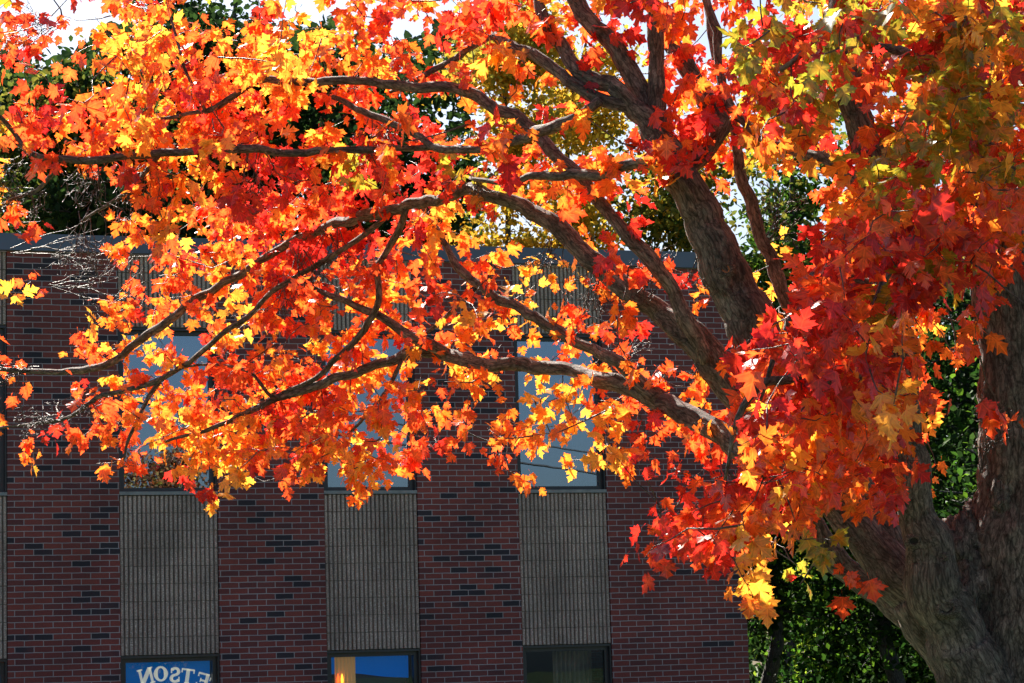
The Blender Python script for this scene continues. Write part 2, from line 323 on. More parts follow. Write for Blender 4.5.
# ---------------------------------------------------------------- signs inside the lower windows
def on_bld(o):      # placed in the building's frame but a thing of its own
    o.location = BLD.location; o.rotation_euler = (0, 0, YAW); return o
def plain_glow(name, c, st, var):  # weak emission added to brighten signs, board and curtain in the dim interior
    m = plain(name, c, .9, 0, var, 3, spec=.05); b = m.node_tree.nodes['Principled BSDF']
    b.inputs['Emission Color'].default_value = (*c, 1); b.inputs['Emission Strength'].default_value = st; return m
M_BLUE = plain_glow('sign_blue', (.002, .10, .34), .14, .12); M_BLUE2 = plain_glow('banner_blue', (.001, .09, .36), .16, .1)
M_WHITE = plain_glow('sign_white', (.75, .72, .62), .13, .08); M_NAVY = plain('banner_dark', (.012, .018, .035), .6, 0, .2, 3)
def strokes(mb, segs, x, z, s, y, shear=0, rot=0, flip=True):
    for (x0, z0, x1, z1, t) in segs:
        d = np.array([x1 - x0, z1 - z0], float); L_ = np.hypot(*d); d /= L_; nrm = np.array([-d[1], d[0]]) * t * .65
        a = np.array([x0, z0]); c = np.array([x1, z1]); pts = [a + nrm, a - nrm, c - nrm, c + nrm]
        v = []
        for yy in (y, y - .003):
            for p_ in pts:
                px, pz = (-p_[0] if flip else p_[0]) * s, p_[1] * s
                v.append((x + px * math.cos(rot) - pz * math.sin(rot), yy, z + px * math.sin(rot) + pz * math.cos(rot)))
        mb.add(v, [(0, 1, 2, 3), (7, 6, 5, 4), (0, 4, 5, 1), (1, 5, 6, 2), (2, 6, 7, 3), (3, 7, 4, 0)])
def arc(cx, cz, rx, rz, a0, a1, t0, t1, n=14):
    o = []
    for k in range(n):
        p0, p1 = a0 + (a1 - a0) * k / n, a0 + (a1 - a0) * (k + 1) / n; tm = (k + .5) / n
        e = R(1.5) * (1 if a1 > a0 else -1)
        o.append((cx + rx * math.cos(p0 - e), cz + rz * math.sin(p0 - e), cx + rx * math.cos(p1 + e), cz + rz * math.sin(p1 + e), t0 + (t1 - t0) * abs(math.sin((p0 + p1) / 2))))
    return o
GL = {   # letter strokes in a 1-high box centred on x
 'N': [(-.33, 0, -.33, 1, .13), (.33, 0, .33, 1, .13), (-.33, .97, .33, .03, .2), (-.5, .04, -.16, .04, .08), (-.5, .96, -.25, .96, .08), (.16, .96, .5, .96, .08)],
 'O': arc(0, .5, .34, .44, 0, math.tau, .22, .1, 24),
 'S': arc(.0, .73, .24, .22, R(20), R(270), .18, .13, 14) + arc(0, .27, .26, .22, R(90), R(-160), .18, .13, 14) + [(.25, .62, .25, .95, .07), (-.27, .38, -.27, .05, .07)],
 'T': [(0, 0, 0, 1, .2), (-.42, .95, .42, .95, .1), (-.42, .72, -.42, 1, .07), (.42, .72, .42, 1, .07), (-.18, .04, .18, .04, .08)],
 'E': [(-.25, 0, -.25, 1, .18), (-.38, .95, .36, .95, .1), (-.38, .05, .38, .05, .1), (-.25, .5, .16, .5, .1), (.36, .72, .36, 1, .07), (.38, 0, .38, .3, .07), (.16, .36, .16, .64, .06)],
}
u4 = bays[4]
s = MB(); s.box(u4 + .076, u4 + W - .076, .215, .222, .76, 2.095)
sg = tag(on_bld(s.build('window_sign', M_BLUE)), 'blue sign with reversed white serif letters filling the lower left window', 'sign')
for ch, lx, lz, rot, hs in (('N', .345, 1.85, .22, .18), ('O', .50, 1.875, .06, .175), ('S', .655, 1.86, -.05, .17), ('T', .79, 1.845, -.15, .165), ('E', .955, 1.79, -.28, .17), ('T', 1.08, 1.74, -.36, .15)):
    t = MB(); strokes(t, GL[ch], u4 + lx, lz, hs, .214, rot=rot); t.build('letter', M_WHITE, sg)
u5 = bays[5]
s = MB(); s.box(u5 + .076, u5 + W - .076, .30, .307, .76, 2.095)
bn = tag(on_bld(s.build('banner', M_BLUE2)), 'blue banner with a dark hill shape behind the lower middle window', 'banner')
hp = [(u5 + .078 + (W - .156) * k / 20, 1.885 + .035 * math.exp(-((k / 20 - .3) / .3) ** 2) - .05 * (k / 20)) for k in range(21)]
v = [(x, y_, z) for y_ in (.298, .292) for x, z in hp] + [(x, y_, .765) for y_ in (.298, .292) for x, _ in hp]
fs = []
for k in range(20): fs += [(21 + k, 22 + k, 64 + k, 63 + k), (k, k + 1, 22 + k, 21 + k)]
s = MB(); s.add(v, fs); s.build('hill_emblem', M_NAVY, bn)
M_TAN = plain_glow('tan_curtain', (.62, .38, .16), .06, .1)
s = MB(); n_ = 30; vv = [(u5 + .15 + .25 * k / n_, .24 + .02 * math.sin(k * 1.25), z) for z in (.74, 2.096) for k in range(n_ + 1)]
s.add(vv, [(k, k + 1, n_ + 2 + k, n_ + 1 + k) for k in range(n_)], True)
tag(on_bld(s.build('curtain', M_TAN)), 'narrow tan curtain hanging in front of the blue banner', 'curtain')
def emis(name, c, st):
    m, nt, b = mat_new(name); b.inputs['Base Color'].default_value = (*c, 1); b.inputs['Roughness'].default_value = .5; b.inputs['Emission Color'].default_value = (*c, 1); b.inputs['Emission Strength'].default_value = st; return m
def lathe(mb, cx, cy, prof, n=12):
    v = [(cx + r_ * math.cos(math.tau * k / n), cy + r_ * math.sin(math.tau * k / n), z) for r_, z in prof for k in range(n)]
    mb.add(v, [(j * n + k, j * n + (k + 1) % n, (j + 1) * n + (k + 1) % n, (j + 1) * n + k) for j in range(len(prof) - 1) for k in range(n)], True)
for xo, c, nm, lb in ((.175, (1, .08, .01), 'red', 'small red glowing lamp in front of the tan curtain'), (.225, (1, .45, .03), 'amber', 'small amber glowing lamp beside the red one')):
    L1 = MB(); lathe(L1, u5 + xo, .19, [(.004, 1.78), (.014, 1.80), (.016, 1.84), (.010, 1.875), (.002, 1.905)])
    lo = on_bld(L1.build('lamp', emis(nm + '_lamp', c, 1.2))); tag(lo, lb, 'lamp')
    L2 = MB(); lathe(L2, u5 + xo, .19, [(.03, .765), (.03, .775), (.006, .79), (.006, 1.79)]); L2.build('stand', M_FRAME, lo)
u3 = bays[3]
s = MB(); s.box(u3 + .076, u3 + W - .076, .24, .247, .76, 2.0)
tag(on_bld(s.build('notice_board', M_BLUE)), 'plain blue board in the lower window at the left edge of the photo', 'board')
u6 = bays[6]; M_DRAPE = plain('drape', (.30, .26, .20), .9, 0, .5, 2.5)
s = MB(); n_ = 60; vv = [(u6 + .55 + .5 * k / n_, .5 + .03 * math.sin(k * .9), z) for z in (.74, 2.1) for k in range(n_ + 1)]
s.add(vv, [(k, k + 1, n_ + 2 + k, n_ + 1 + k) for k in range(n_)], True)
tag(on_bld(s.build('curtain', M_DRAPE)), 'dull brown curtain behind the lower right window', 'curtain')

# ---------------------------------------------------------------- power lines behind the viewer, seen mirrored in the upper glass
nw = np.array([math.sin(YAW), -math.cos(YAW), 0.]); P0 = np.array([0, DIST, 0]) - nw * .12
def mirror_pt(x, y, extra):
    d = at(x, y, 1.0) - CAM; tt = ((P0 - CAM) @ nw) / (d @ nw); hit = CAM + d * tt
    d = d / np.linalg.norm(d); rd = d - 2 * (d @ nw) * nw; return hit + rd * extra
M_WIRE = plain('wire_rubber', (.02, .02, .022), .6)
def tube_arr(pts, rad, n=6, bark0=0.0):
    pts = np.asarray(pts, float); rad = np.broadcast_to(np.asarray(rad, float), (len(pts),))
    T = np.gradient(pts, axis=0); T /= np.linalg.norm(T, axis=1)[:, None] + 1e-9
    ref = np.array([0, 0, 1.]) if abs(T[0][2]) < .9 else np.array([1., 0, 0])
    A = np.cross(T[0], ref); A /= np.linalg.norm(A); As = []
    for t_ in T:
        A = A - (A @ t_) * t_; A /= np.linalg.norm(A) + 1e-9; As.append(A)
    As = np.array(As); Bs = np.cross(T, As); th = np.arange(n) * math.tau / n
    ring = As[:, None, :] * np.cos(th)[None, :, None] + Bs[:, None, :] * np.sin(th)[None, :, None]
    V_ = pts[:, None, :] + ring * rad[:, None, None]
    ln = np.concatenate([[0], np.cumsum(np.linalg.norm(np.diff(pts, axis=0), axis=1))])
    bark = np.stack([np.cos(th)[None, :] * rad[:, None], np.sin(th)[None, :] * rad[:, None], np.repeat(ln[:, None], n, 1) + bark0], -1)
    return V_, ring, bark
def tube_faces(m_, n, cap=True):
    fs = [(j * n + k, j * n + (k + 1) % n, (j + 1) * n + (k + 1) % n, (j + 1) * n + k) for j in range(m_ - 1) for k in range(n)]
    if cap: fs += [tuple(range(n))[::-1], tuple(range((m_ - 1) * n, m_ * n))]
    return fs
for lb, (a, c), rr in (('upper one of the two power lines mirrored in the right upper window', ((553, 447), (595, 453)), .03), ('lower one of the two power lines mirrored in the right upper window', ((530, 464), (597, 474)), .038)):
    A_, C_ = mirror_pt(*a, 46.), mirror_pt(*c, 46.)
    d = (C_ - A_); pts = []
    for k in np.linspace(-14, 15, 80):
        p_ = A_ + d * k; p_[2] += .0012 * (k * np.linalg.norm(d)) ** 2 * .5; pts.append(p_)
    V_, _, bk = tube_arr(pts, rr, 6); wmb = MB(); wmb.add(V_.reshape(-1, 3), tube_faces(len(pts), 6), True, bark=bk.reshape(-1, 3))
    tag(wmb.build('power_line', M_WIRE), lb, 'power line', 'power lines behind the camera')

# ---------------------------------------------------------------- maple: skeleton traced as (x, y, depth, radius px)
MAPLE = empty('maple_tree', at(1010, 700, 11) * np.array([1, 1, 0]))
tag(MAPLE, 'large autumn maple with red and orange leaves in front of the brick building', 'tree')
MAPLE_LOC = np.array(MAPLE.location)
LIMBS = [  # name, visible?, points
 ('trunk', 1, [(1000, 1250, 11, 120), (1002, 1050, 11, 100), (1005, 850, 11, 92), (1022, 740, 11, 80), (1026, 670, 11, 74), (1026, 600, 11, 66), (1020, 545, 11, 56), (1021, 490, 11, 44), (1018, 430, 11, 38), (1012, 380, 11, 33), (1006, 320, 11, 30), (1001, 280, 11, 28), (992, 200, 11, 26), (985, 100, 11, 24), (978, -50, 11.1, 21), (968, -220, 11.2, 16), (955, -380, 11.3, 9)]),
 ('limb', 1, [(1022, 790, 10.9, 52), (986, 705, 10.8, 40), (957, 643, 10.75, 31), (937, 590, 10.7, 27), (929, 550, 10.7, 24), (919, 510, 10.7, 21), (909, 470, 10.7, 18), (903, 420, 10.7, 17), (897, 350, 10.7, 16), (889, 270, 10.75, 15.5), (876, 200, 10.8, 15), (864, 145, 10.8, 14), (850, 90, 10.8, 13), (842, 30, 10.9, 12), (836, -60, 11, 10), (825, -180, 11, 7)]),
 ('limb', 1, [(1030, 770, 11.1, 50), (988, 690, 11.1, 40), (946, 636, 11.1, 32), (905, 586, 11.15, 27), (872, 545, 11.2, 24), (836, 506, 11.3, 20), (790, 474, 11.4, 17), (742, 447, 11.6, 14), (705, 424, 11.8, 12.5), (662, 400, 12, 11.5), (625, 384, 12.1, 9.5), (579, 373, 12.3, 8.5), (535, 366, 12.5, 8), (500, 366, 12.6, 7.5), (450, 354, 12.8, 8.2), (420, 352, 12.9, 6.5), (380, 364, 13, 5.8), (330, 379, 13.1, 5.2), (290, 395, 13.2, 4.4), (250, 411, 13.3, 3.4), (205, 430, 13.4, 2.4), (165, 442, 13.5, 1.4)]),
 ('limb', 1, [(448, 354, 12.8, 6), (420, 340, 12.8, 7), (395, 327, 12.85, 5.6), (365, 309, 12.9, 4.6), (340, 298, 12.9, 3.8), (315, 288, 13, 2.8), (300, 276, 13, 1.6)]),
 ('limb', 1, [(664, 402, 12, 10), (640, 384, 12, 9), (618, 364, 12, 8), (592, 351, 12.1, 7), (560, 334, 12.2, 6.4), (512, 304, 12.4, 6), (489, 291, 12.5, 5.6), (460, 270, 12.6, 5), (445, 246, 12.7, 4), (433, 225, 12.8, 3), (420, 205, 12.9, 2)]),
 ('limb', 1, [(975, 680, 11.35, 30), (928, 632, 11.4, 19), (878, 594, 11.5, 15), (845, 566, 11.5, 15), (822, 538, 11.5, 14.5), (803, 507, 11.5, 14), (780, 468, 11.5, 14), (752, 420, 11.6, 14), (730, 388, 11.6, 16), (712, 362, 11.6, 18), (692, 338, 11.6, 17), (662, 316, 11.7, 14.5), (635, 297, 11.7, 13), (595, 264, 11.8, 12), (565, 237, 11.9, 11), (538, 217, 12, 10), (503, 199, 12.1, 8.5), (472, 188, 12.2, 7.5), (443, 199, 12.4, 6.5), (406, 208, 12.6, 7), (366, 217, 12.8, 6.4), (333, 224, 13, 5.5), (292, 243, 13.2, 5), (247, 271, 13.3, 4.6), (227, 281, 13.4, 4.6), (193, 301, 13.5, 4.8), (160, 326, 13.6, 4.8), (133, 346, 13.7, 4.6), (107, 364, 13.8, 4.2), (77, 371, 13.9, 3.6), (33, 371, 14, 3), (0, 370, 14.1, 2.6), (-60, 362, 14.2, 1.6)]),
 ('limb', 1, [(708, 360, 11.55, 10), (692, 327, 11.5, 9.5), (672, 291, 11.5, 9), (645, 255, 11.5, 8.5), (622, 228, 11.5, 8), (600, 203, 11.6, 7.5), (574, 170, 11.6, 7.5), (545, 143, 11.7, 7.5), (512, 120, 11.8, 7), (494, 107, 11.8, 7.5), (469, 92, 11.9, 6.8), (423, 88, 12, 6), (376, 83, 12.1, 5), (328, 80, 12.2, 5), (290, 79, 12.3, 5), (252, 86, 12.4, 4), (217, 106, 12.5, 3.5), (190, 114, 12.6, 2.6), (150, 120, 12.7, 1.6)]),
 ('limb', 1, [(915, 585, 11.3, 20), (868, 512, 11.3, 21), (822, 450, 11.2, 25), (790, 405, 11.2, 26), (764, 352, 11.2, 28), (745, 310, 11.2, 28), (728, 272, 11.2, 26), (706, 228, 11.2, 23), (688, 192, 11.2, 21), (668, 155, 11.25, 18), (650, 122, 11.3, 15), (632, 104, 11.3, 12), (612, 87, 11.3, 10), (572, 60, 11.4, 8.5), (545, 20, 11.5, 7), (530, -30, 11.6, 5), (510, -90, 11.7, 3)]),
 ('limb', 1, [(655, 125, 11.35, 13), (639, 87, 11.4, 11.5), (612, 47, 11.4, 10.5), (579, 7, 11.5, 10), (560, -40, 11.5, 8), (530, -120, 11.6, 5)]),
 ('limb', 1, [(662, 140, 11.35, 11), (657, 113, 11.35, 10), (656, 60, 11.35, 9.5), (655, 10, 11.4, 9), (650, -60, 11.4, 7), (640, -160, 11.5, 4)]),
 ('limb', 1, [(635, 108, 11.3, 9), (595, 97, 11.3, 7.5), (555, 70, 11.4, 7), (512, 43, 11.6, 6), (486, 38, 11.8, 5), (456, 57, 12, 4.2), (416, 80, 12.1, 3.2), (390, 92, 12.2, 2)]),
 ('limb', 1, [(600, 100, 11.25, 6), (575, 118, 11.3, 6.5), (552, 130, 11.4, 6.5), (512, 140, 11.6, 6), (480, 150, 11.8, 4.5), (440, 147, 12, 4.5), (413, 133, 12.1, 4.2), (356, 107, 12.3, 4), (333, 97, 12.4, 3)]),
 ('limb', 1, [(680, 172, 11.3, 12), (720, 130, 11.5, 11), (699, 87, 11.6, 11), (675, 47, 11.7, 10), (655, 5, 11.8, 9), (640, -60, 11.9, 7)]),
 ('limb', 1, [(672, 165, 11.15, 8), (640, 163, 11.2, 6.5), (612, 170, 11.3, 6.5), (579, 175, 11.4, 6), (532, 178, 11.6, 4.5), (500, 182, 11.8, 3.2), (470, 178, 12, 2)]),
 ('limb', 1, [(820, 440, 11.9, 9), (806, 360, 11.9, 9), (790, 305, 11.9, 8.5), (772, 262, 11.9, 8), (759, 228, 11.9, 7.5), (745, 185, 11.9, 7), (738, 140, 11.9, 6), (722, 80, 12, 5.5), (708, 10, 12.1, 5), (700, -60, 12.2, 3.5)]),
 ('limb', 1, [(876, 200, 10.9, 9), (841, 168, 11, 7), (801, 150, 11.2, 6.5), (768, 141, 11.3, 6.5), (749, 127, 11.4, 6), (725, 95, 11.5, 5), (715, 30, 11.6, 5), (700, -20, 11.7, 3.5)]),
 ('limb', 1, [(406, 208, 12.6, 4.5), (399, 230, 12.7, 4.2), (379, 265, 12.8, 4), (378, 300, 12.8, 4), (359, 335, 12.9, 4), (336, 358, 13, 3.6), (316, 378, 13.1, 3), (289, 391, 13.2, 2.4), (262, 402, 13.3, 1.4)]),
 ('limb', 1, [(392, 212, 12.68, 3.6), (360, 238, 12.85, 3.5), (320, 262, 13, 3.4), (285, 284, 13.1, 3.3), (256, 308, 13.2, 3.2), (240, 321, 13.2, 3.2), (213, 341, 13.3, 3.2), (187, 362, 13.4, 3.3), (157, 381, 13.5, 3.2), (127, 391, 13.6, 3.1), (97, 398, 13.7, 2.8), (67, 418, 13.8, 2), (33, 424, 13.9, 1.6), (0, 428, 14, 1.4), (-40, 436, 14.1, .9)]),
 ('limb', 1, [(440, 147, 12.3, 4), (400, 148, 12.3, 4), (350, 150, 12.2, 4.2), (290, 152, 12.2, 4.6), (256, 148, 12.1, 5), (200, 153, 12, 5), (167, 153, 12, 4.6), (100, 158, 11.9, 4.6), (67, 158, 11.9, 4.4), (30, 153, 11.8, 3.6), (13, 133, 11.8, 3), (0, 117, 11.7, 2.6), (-30, 90, 11.7, 1.6)]),
 ('limb', 1, [(64, 159, 11.95, 3), (37, 190, 12, 2.4), (10, 200, 12.1, 2), (-30, 225, 12.2, 1.2)]),
 ('limb', 1, [(160, 154, 12.05, 3), (147, 170, 12.1, 2.8), (133, 187, 12.1, 2.5), (110, 203, 12.2, 2.1), (83, 220, 12.3, 1.3)]),
 ('limb', 1, [(205, 110, 12.5, 2), (200, 100, 12.5, 2), (187, 73, 12.5, 2.1), (180, 50, 12.5, 1.8), (172, 22, 12.6, 1.4), (160, -20, 12.6, 1)]),
 ('limb', 1, [(402, 358, 12.95, 2.8), (399, 366, 12.9, 2.6), (386, 391, 12.9, 2.4), (366, 415, 12.9, 2), (349, 435, 13, 1.5)]),
 ('limb', 1, [(478, 288, 12.55, 3), (456, 308, 12.6, 2.8), (433, 328, 12.7, 2.4), (415, 342, 12.8, 1.6)]),
 ('limb', 1, [(290, 397, 13.25, 2.4), (271, 396, 13.2, 2.2), (247, 371, 13.3, 2), (197, 365, 13.4, 1.4), (170, 372, 13.4, .9)]),
 ('limb', 1, [(160, 382, 13.5, 2.6), (150, 395, 13.5, 2.8), (135, 425, 13.5, 2.6), (126, 445, 13.5, 1.8), (124, 460, 13.5, 1)]),
 ('limb', 1, [(872, 590, 11.2, 3.4), (835, 567, 11, 3), (818, 552, 10.9, 2.5), (795, 538, 10.8, 2), (768, 522, 10.7, 1.8), (730, 515, 10.6, 1.4), (680, 523, 10.5, .9)]),
 ('limb', 1, [(835, 500, 11.1, 3), (805, 492, 10.9, 2), (815, 520, 10.85, 1.8), (822, 545, 10.85, 1.5), (800, 585, 10.9, .9)]),
 # hidden carriers of the front and right leaf masses
 ('limb', 0, [(905, 440, 10.6, 10), (870, 400, 10.2, 8), (820, 380, 9.8, 6.5), (760, 385, 9.5, 5), (735, 430, 9.5, 3), (725, 480, 9.6, 1.8)]),
 ('limb', 0, [(893, 310, 10.6, 10), (860, 280, 10.1, 8), (820, 270, 9.8, 6), (790, 320, 9.6, 4), (760, 400, 9.5, 2)]),
 ('limb', 0, [(1001, 280, 10.9, 12), (960, 240, 10.3, 9), (920, 230, 9.9, 7), (880, 290, 9.6, 4), (860, 380, 9.6, 2)]),
 ('limb', 0, [(985, 110, 10.9, 11), (950, 70, 10.3, 9), (890, 50, 9.9, 7), (830, 40, 9.7, 5), (780, 70, 9.7, 3)]),
 ('limb', 0, [(978, -50, 11.1, 12), (1050, -150, 10.8, 9), (1150, -200, 10.5, 6), (1240, -200, 10.2, 3)]),
 ('limb', 0, [(1006, 320, 11, 14), (1090, 220, 11.2, 12), (1180, 160, 11.5, 9), (1270, 110, 11.8, 5)]),
 ('limb', 0, [(1020, 545, 11, 16), (1110, 450, 11.3, 12), (1210, 380, 11.8, 8), (1310, 330, 12.2, 4)]),
 ('limb', 0, [(836, -60, 11, 9), (800, -150, 11.2, 7), (730, -230, 11.5, 4), (660, -260, 11.8, 2)]),
 ('limb', 0, [(530, -100, 11.6, 5), (460, -130, 11.8, 4), (380, -110, 12, 3), (300, -70, 12.2, 2)]),
 ('limb', 0, [(1001, 290, 11.2, 14), (960, 180, 12, 11), (920, 80, 12.8, 8), (880, -30, 13.4, 5)]),
]
def catmull(P_, step):
    P_ = np.asarray(P_, float); out = []
    Q = np.vstack([2 * P_[0] - P_[1], P_, 2 * P_[-1] - P_[-2]])
    for i in range(1, len(Q) - 2):
        p0, p1, p2, p3 = Q[i - 1:i + 3]; L_ = np.linalg.norm((p2 - p1)[:3]); n_ = max(2, int(L_ / step))
        for k in range(n_):
            t_ = k / n_
            out.append(.5 * ((2 * p1) + (-p0 + p2) * t_ + (2 * p0 - 5 * p1 + 4 * p2 - p3) * t_ ** 2 + (-p0 + 3 * p1 - 3 * p2 + p3) * t_ ** 3))
    out.append(P_[-1]); return np.array(out)
nodes = []; node_r = []; node_prot = []; node_px = []       # skeleton for twigs
limb_objs = []
for li, (nm, vis, pts) in enumerate(LIMBS):
    Q = np.array([[*at(x, y, d), r_ * (.87 if nm == 'limb' and li > 1 and r_ < 30 else 1) * d / FPX] for x, y, d, r_ in pts]); big = Q[:, 3].max()
    if nm == 'trunk': Q = np.vstack([[Q[0][0], Q[0][1], -.4, Q[0][3] * 1.25], Q]) if Q[0][2] > -.3 else Q
    C = catmull(Q, .025 if big > .06 else .04); n_ = 40 if nm == 'trunk' else (26 if big > .09 else (14 if big > .03 else 8))
    if nm == 'limb':
        acc = 0
        for j in range(1, len(C) - 1):
            acc += np.linalg.norm(C[j, :3] - C[j - 1, :3]); amp = min(.024, C[j, 3] * .95) * min(1, acc * 3)
            for q in range(3): C[j, q] += amp * (noise.noise(Vector((acc * 5.5, li * 7.1, q * 9.3))) + .5 * noise.noise(Vector((acc * 14, li * 3.1, q * 5.3))))
            C[j, 3] *= 1 + .16 * noise.noise(Vector((acc * 7, li * 2.3, 40)))
    V_, ring, bark = tube_arr(C[:, :3], np.maximum(C[:, 3], .0018), n_, li * 3.7)
    # bark ridges, lumps and swellings as real relief
    for j in range(V_.shape[0]):
        rad = max(C[j, 3], .002)
        for k in range(n_):
            b_ = bark[j, k]
            s1 = noise.noise(Vector((b_[0] / rad * 1.1 + li * 5, b_[1] / rad * 1.1, b_[2] * 4.5)))
            dsp = .17 * s1 * min(rad, .10)
            if rad > .05:
                rid = noise.fractal(Vector((b_[0] * 26 + li, b_[1] * 26, b_[2] * 6.5)), .9, 2.1, 4)
                dsp += rid * .016 * min(1.6, rad / .12)
            V_[j, k] += ring[j, k] * dsp
    m_ = MB(); m_.add(V_.reshape(-1, 3) - MAPLE_LOC, tube_faces(len(C), n_), True, bark=bark.reshape(-1, 3))
    if nm == 'trunk':        # burl in the crotch and bulging callus
        for (x, y, d, rx, ry) in ((962, 545, 10.95, 26, 30), (985, 520, 11.0, 20, 24), (972, 585, 10.9, 24, 40), (1003, 500, 10.9, 16, 26)):
            c = at(x, y, d); vv = []; bb = []; nn, mm = 28, 18
            for a in range(mm + 1):
                for k in range(nn):
                    ph = math.pi * a / mm; th = math.tau * k / nn
                    q = np.array([math.sin(ph) * math.cos(th), math.sin(ph) * math.sin(th), math.cos(ph)])
                    rr = 1 + .35 * noise.fractal(Vector(q * 2.6 + x), .8, 2, 5)
                    loc = q * np.array([rx, rx, ry]) * d / FPX * rr; vv.append(c + loc - MAPLE_LOC); bb.append(loc)
            m_.add(vv, [(a * nn + k, a * nn + (k + 1) % nn, (a + 1) * nn + (k + 1) % nn, (a + 1) * nn + k) for a in range(mm) for k in range(nn)], True, bark=bb)
    lo = m_.build(nm, M_BARK, MAPLE); limb_objs.append(lo)
    if nm != 'trunk' or True:
        stp = 3 if big > .06 else 2
        for c in C[::stp]:
            if c[3] < .07: nodes.append(c[:3]); node_r.append(c[3]); node_prot.append(1.0 if li in (2, 3, 4, 5, 6, 16, 17, 18) or (li in (7, 14) and (c[:3] - CAM) @ cay < (341.5 - 190) / FPX * 11.2) else (.35 if 7 <= li <= 15 else 0))
# knots / healed branch scars
M_SCAR = plain('cut_wood', (.42, .17, .07), .8, 0, .3, 30, .8); M_HOLE = plain('knot_hole', (.02, .016, .013), .9)
def knot(par, x, y, d, rpx, mat, squash=1.0):
    c = at(x, y, d); r_ = rpx * d / FPX; tocam = (CAM - c) / np.linalg.norm(CAM - c); side = np.cross(tocam, [0, 0, 1]); side /= np.linalg.norm(side); up = np.cross(side, tocam)
    prof = [(1.9, -.55), (1.45, -.12), (1.15, .16), (.95, .2), (.78, .08), (.72, -.03)]; n_ = 22; vv = []; bb = []
    for pr, ph in prof:
        for k in range(n_):
            th = math.tau * k / n_; q = pr * (1 + .1 * noise.noise(Vector((math.cos(th) * 1.5 + x, math.sin(th) * 1.5, pr))))
            p_ = c + (side * math.cos(th) * q + up * math.sin(th) * q * squash + tocam * ph * 1.0) * r_; vv.append(p_ - MAPLE_LOC); bb.append((math.cos(th) * q * r_ * 2, math.sin(th) * q * r_ * 2, x))
    m_ = MB(); m_.add(vv, [(j * n_ + k, j * n_ + (k + 1) % n_, (j + 1) * n_ + (k + 1) % n_, (j + 1) * n_ + k) for j in range(len(prof) - 1) for k in range(n_)], True, bark=bb)
    o = m_.build('knot', M_BARK, par)
    m2 = MB(); base = len(prof) - 1
    m2.add([vv[base * n_ + k] + np.array(tocam) * r_ * .03 for k in range(n_)] + [c - MAPLE_LOC - tocam * r_ * .12], [(k, (k + 1) % n_, n_) for k in range(n_)]); m2.build('knot_core', mat, par)
knot(limb_objs[7], 726, 269, 11.2 - .118, 5.5, M_SCAR); knot(limb_objs[1], 947, 608, 10.72 - .13, 8, M_HOLE, .8)
knot(limb_objs[1], 914, 541, 10.7 - .075, 5.5, M_HOLE, .8); knot(limb_objs[1], 941, 557, 10.7 - .095, 5, M_BARK, .6)

# ---------------------------------------------------------------- leaf clusters: coverage and colour by region of the crown
DEN = """62457522655775887577656535899999 99
71168858967764443343565899899999 99
21349999996664332223667986799999 99
66899999876654243334689884599999 99
57899998658887576435798787689999 99
41369745889998877776656767999999 99
31132689999888756665422236899999 99
32217899998876411122321236899999 99
42128988987877754335621248999986 88
10265679998988785655221269995674 88
10567... 
"""
DEN = ["62457523655775887577656456999999",
       "71168858967764443343564899999999",
       "21349999996664332223667988679999",
       "66899999876654243334689988459999",
       "57899998658887576435798787689999",
       "20369745889998877776656576799999",
       "20122689999888756665422236899999",
       "32217899998876411122312236999999",
       "42128988987877754335621248999986",
       "10276567998988785655221269999564",
       "10573577878887675355311499998375",
       "31355538877776861555434899997454",
       "31277878888765333666656999998443",
       "23465888998664557686579999987421",
       "04523677998774455327615999888410",
       "00000253242520002100146999885000",
       "00000000000000000001899864550000",
       "00000000000000000000466866500000",
       "00000000000000000000001764500000",
       "00000000000000000000000000000000"]
CLR = ["RSSSOOSSOOSOORRRROSRRSSRGGROOYGO",
       "RSSSOOOOYYYOSOSYSSRRSSSRGGSOGOYY",
       "RSSOOOOYYYOOOSSYYORRSSSSGGSOOYGO",
       "SSSOOOOOSOOSSSOOOSSSSSSORGSOOGOY",
       "SSSOOOOOOOORSROYOOOSOSOSOOROOGGO",
       "SSOOOOSSRRRGRRGOYOSOOOYOYOOSROOG",
       "SSSSSOSRRRRRROOYYOOSSOOOOSOSRSOO",
       "SOYSOYOSRRRRSOYOOYYOSSSOYSRRRRRS",
       "SYSRSOYYRRSOOOSOOYYSSSOOYOSRRGRO",
       "OSSOSYOYSSOYSSOOYYSSSYSYORRGRSSO",
       "SOOSOYSOOOYOSOYOOSYOSSOSSSROOSSO",
       "SSOSYOSSYSOYYOOSOYYOOSSSSRSSOYOS",
       "SOSOSOOOOSSYSOYYYYOSSYOSRSSYOOYO",
       "SSSOSOYYOYSOSOOOOOYYOYSRSOSOSOYO",
       "SSSSSOYYSSOYSSSOOYOOOSSSRSSSOOOO",
       "SSSSSSOYSSSSSSOOOOYORRRSRSSSOOOO",
       "SSSSSSSSSSSSSSSSSSSSRRRSOSSSSSSS",
       "SSSSSSSSSSSSSSSSSSSRRRSYOYGSSSSS",
       "SSSSSSSSSSSSSSSSSSSRRSSOYGOSSSSS",
       "SSSSSSSSSSSSSSSSSSSSSSSRYGGSSSSS"]
COLS = {'R': (.55, .020, .016), 'S': (.80, .075, .018), 'O': (.85, .175, .018), 'Y': (.92, .40, .04), 'G': (.24, .27, .02)}
nodes_np = np.array(nodes)
def to_px(P_):
    q = P_ - CAM; d = q @ fwd; return np.stack([512 + FPX * (q @ cax) / d, 341.5 - FPX * (q @ cay) / d, d], 1)
npx = to_px(nodes_np); nr = np.array(node_r); npr = np.array(node_prot)
clusters = []      # (pos, colour letter, nleaves)
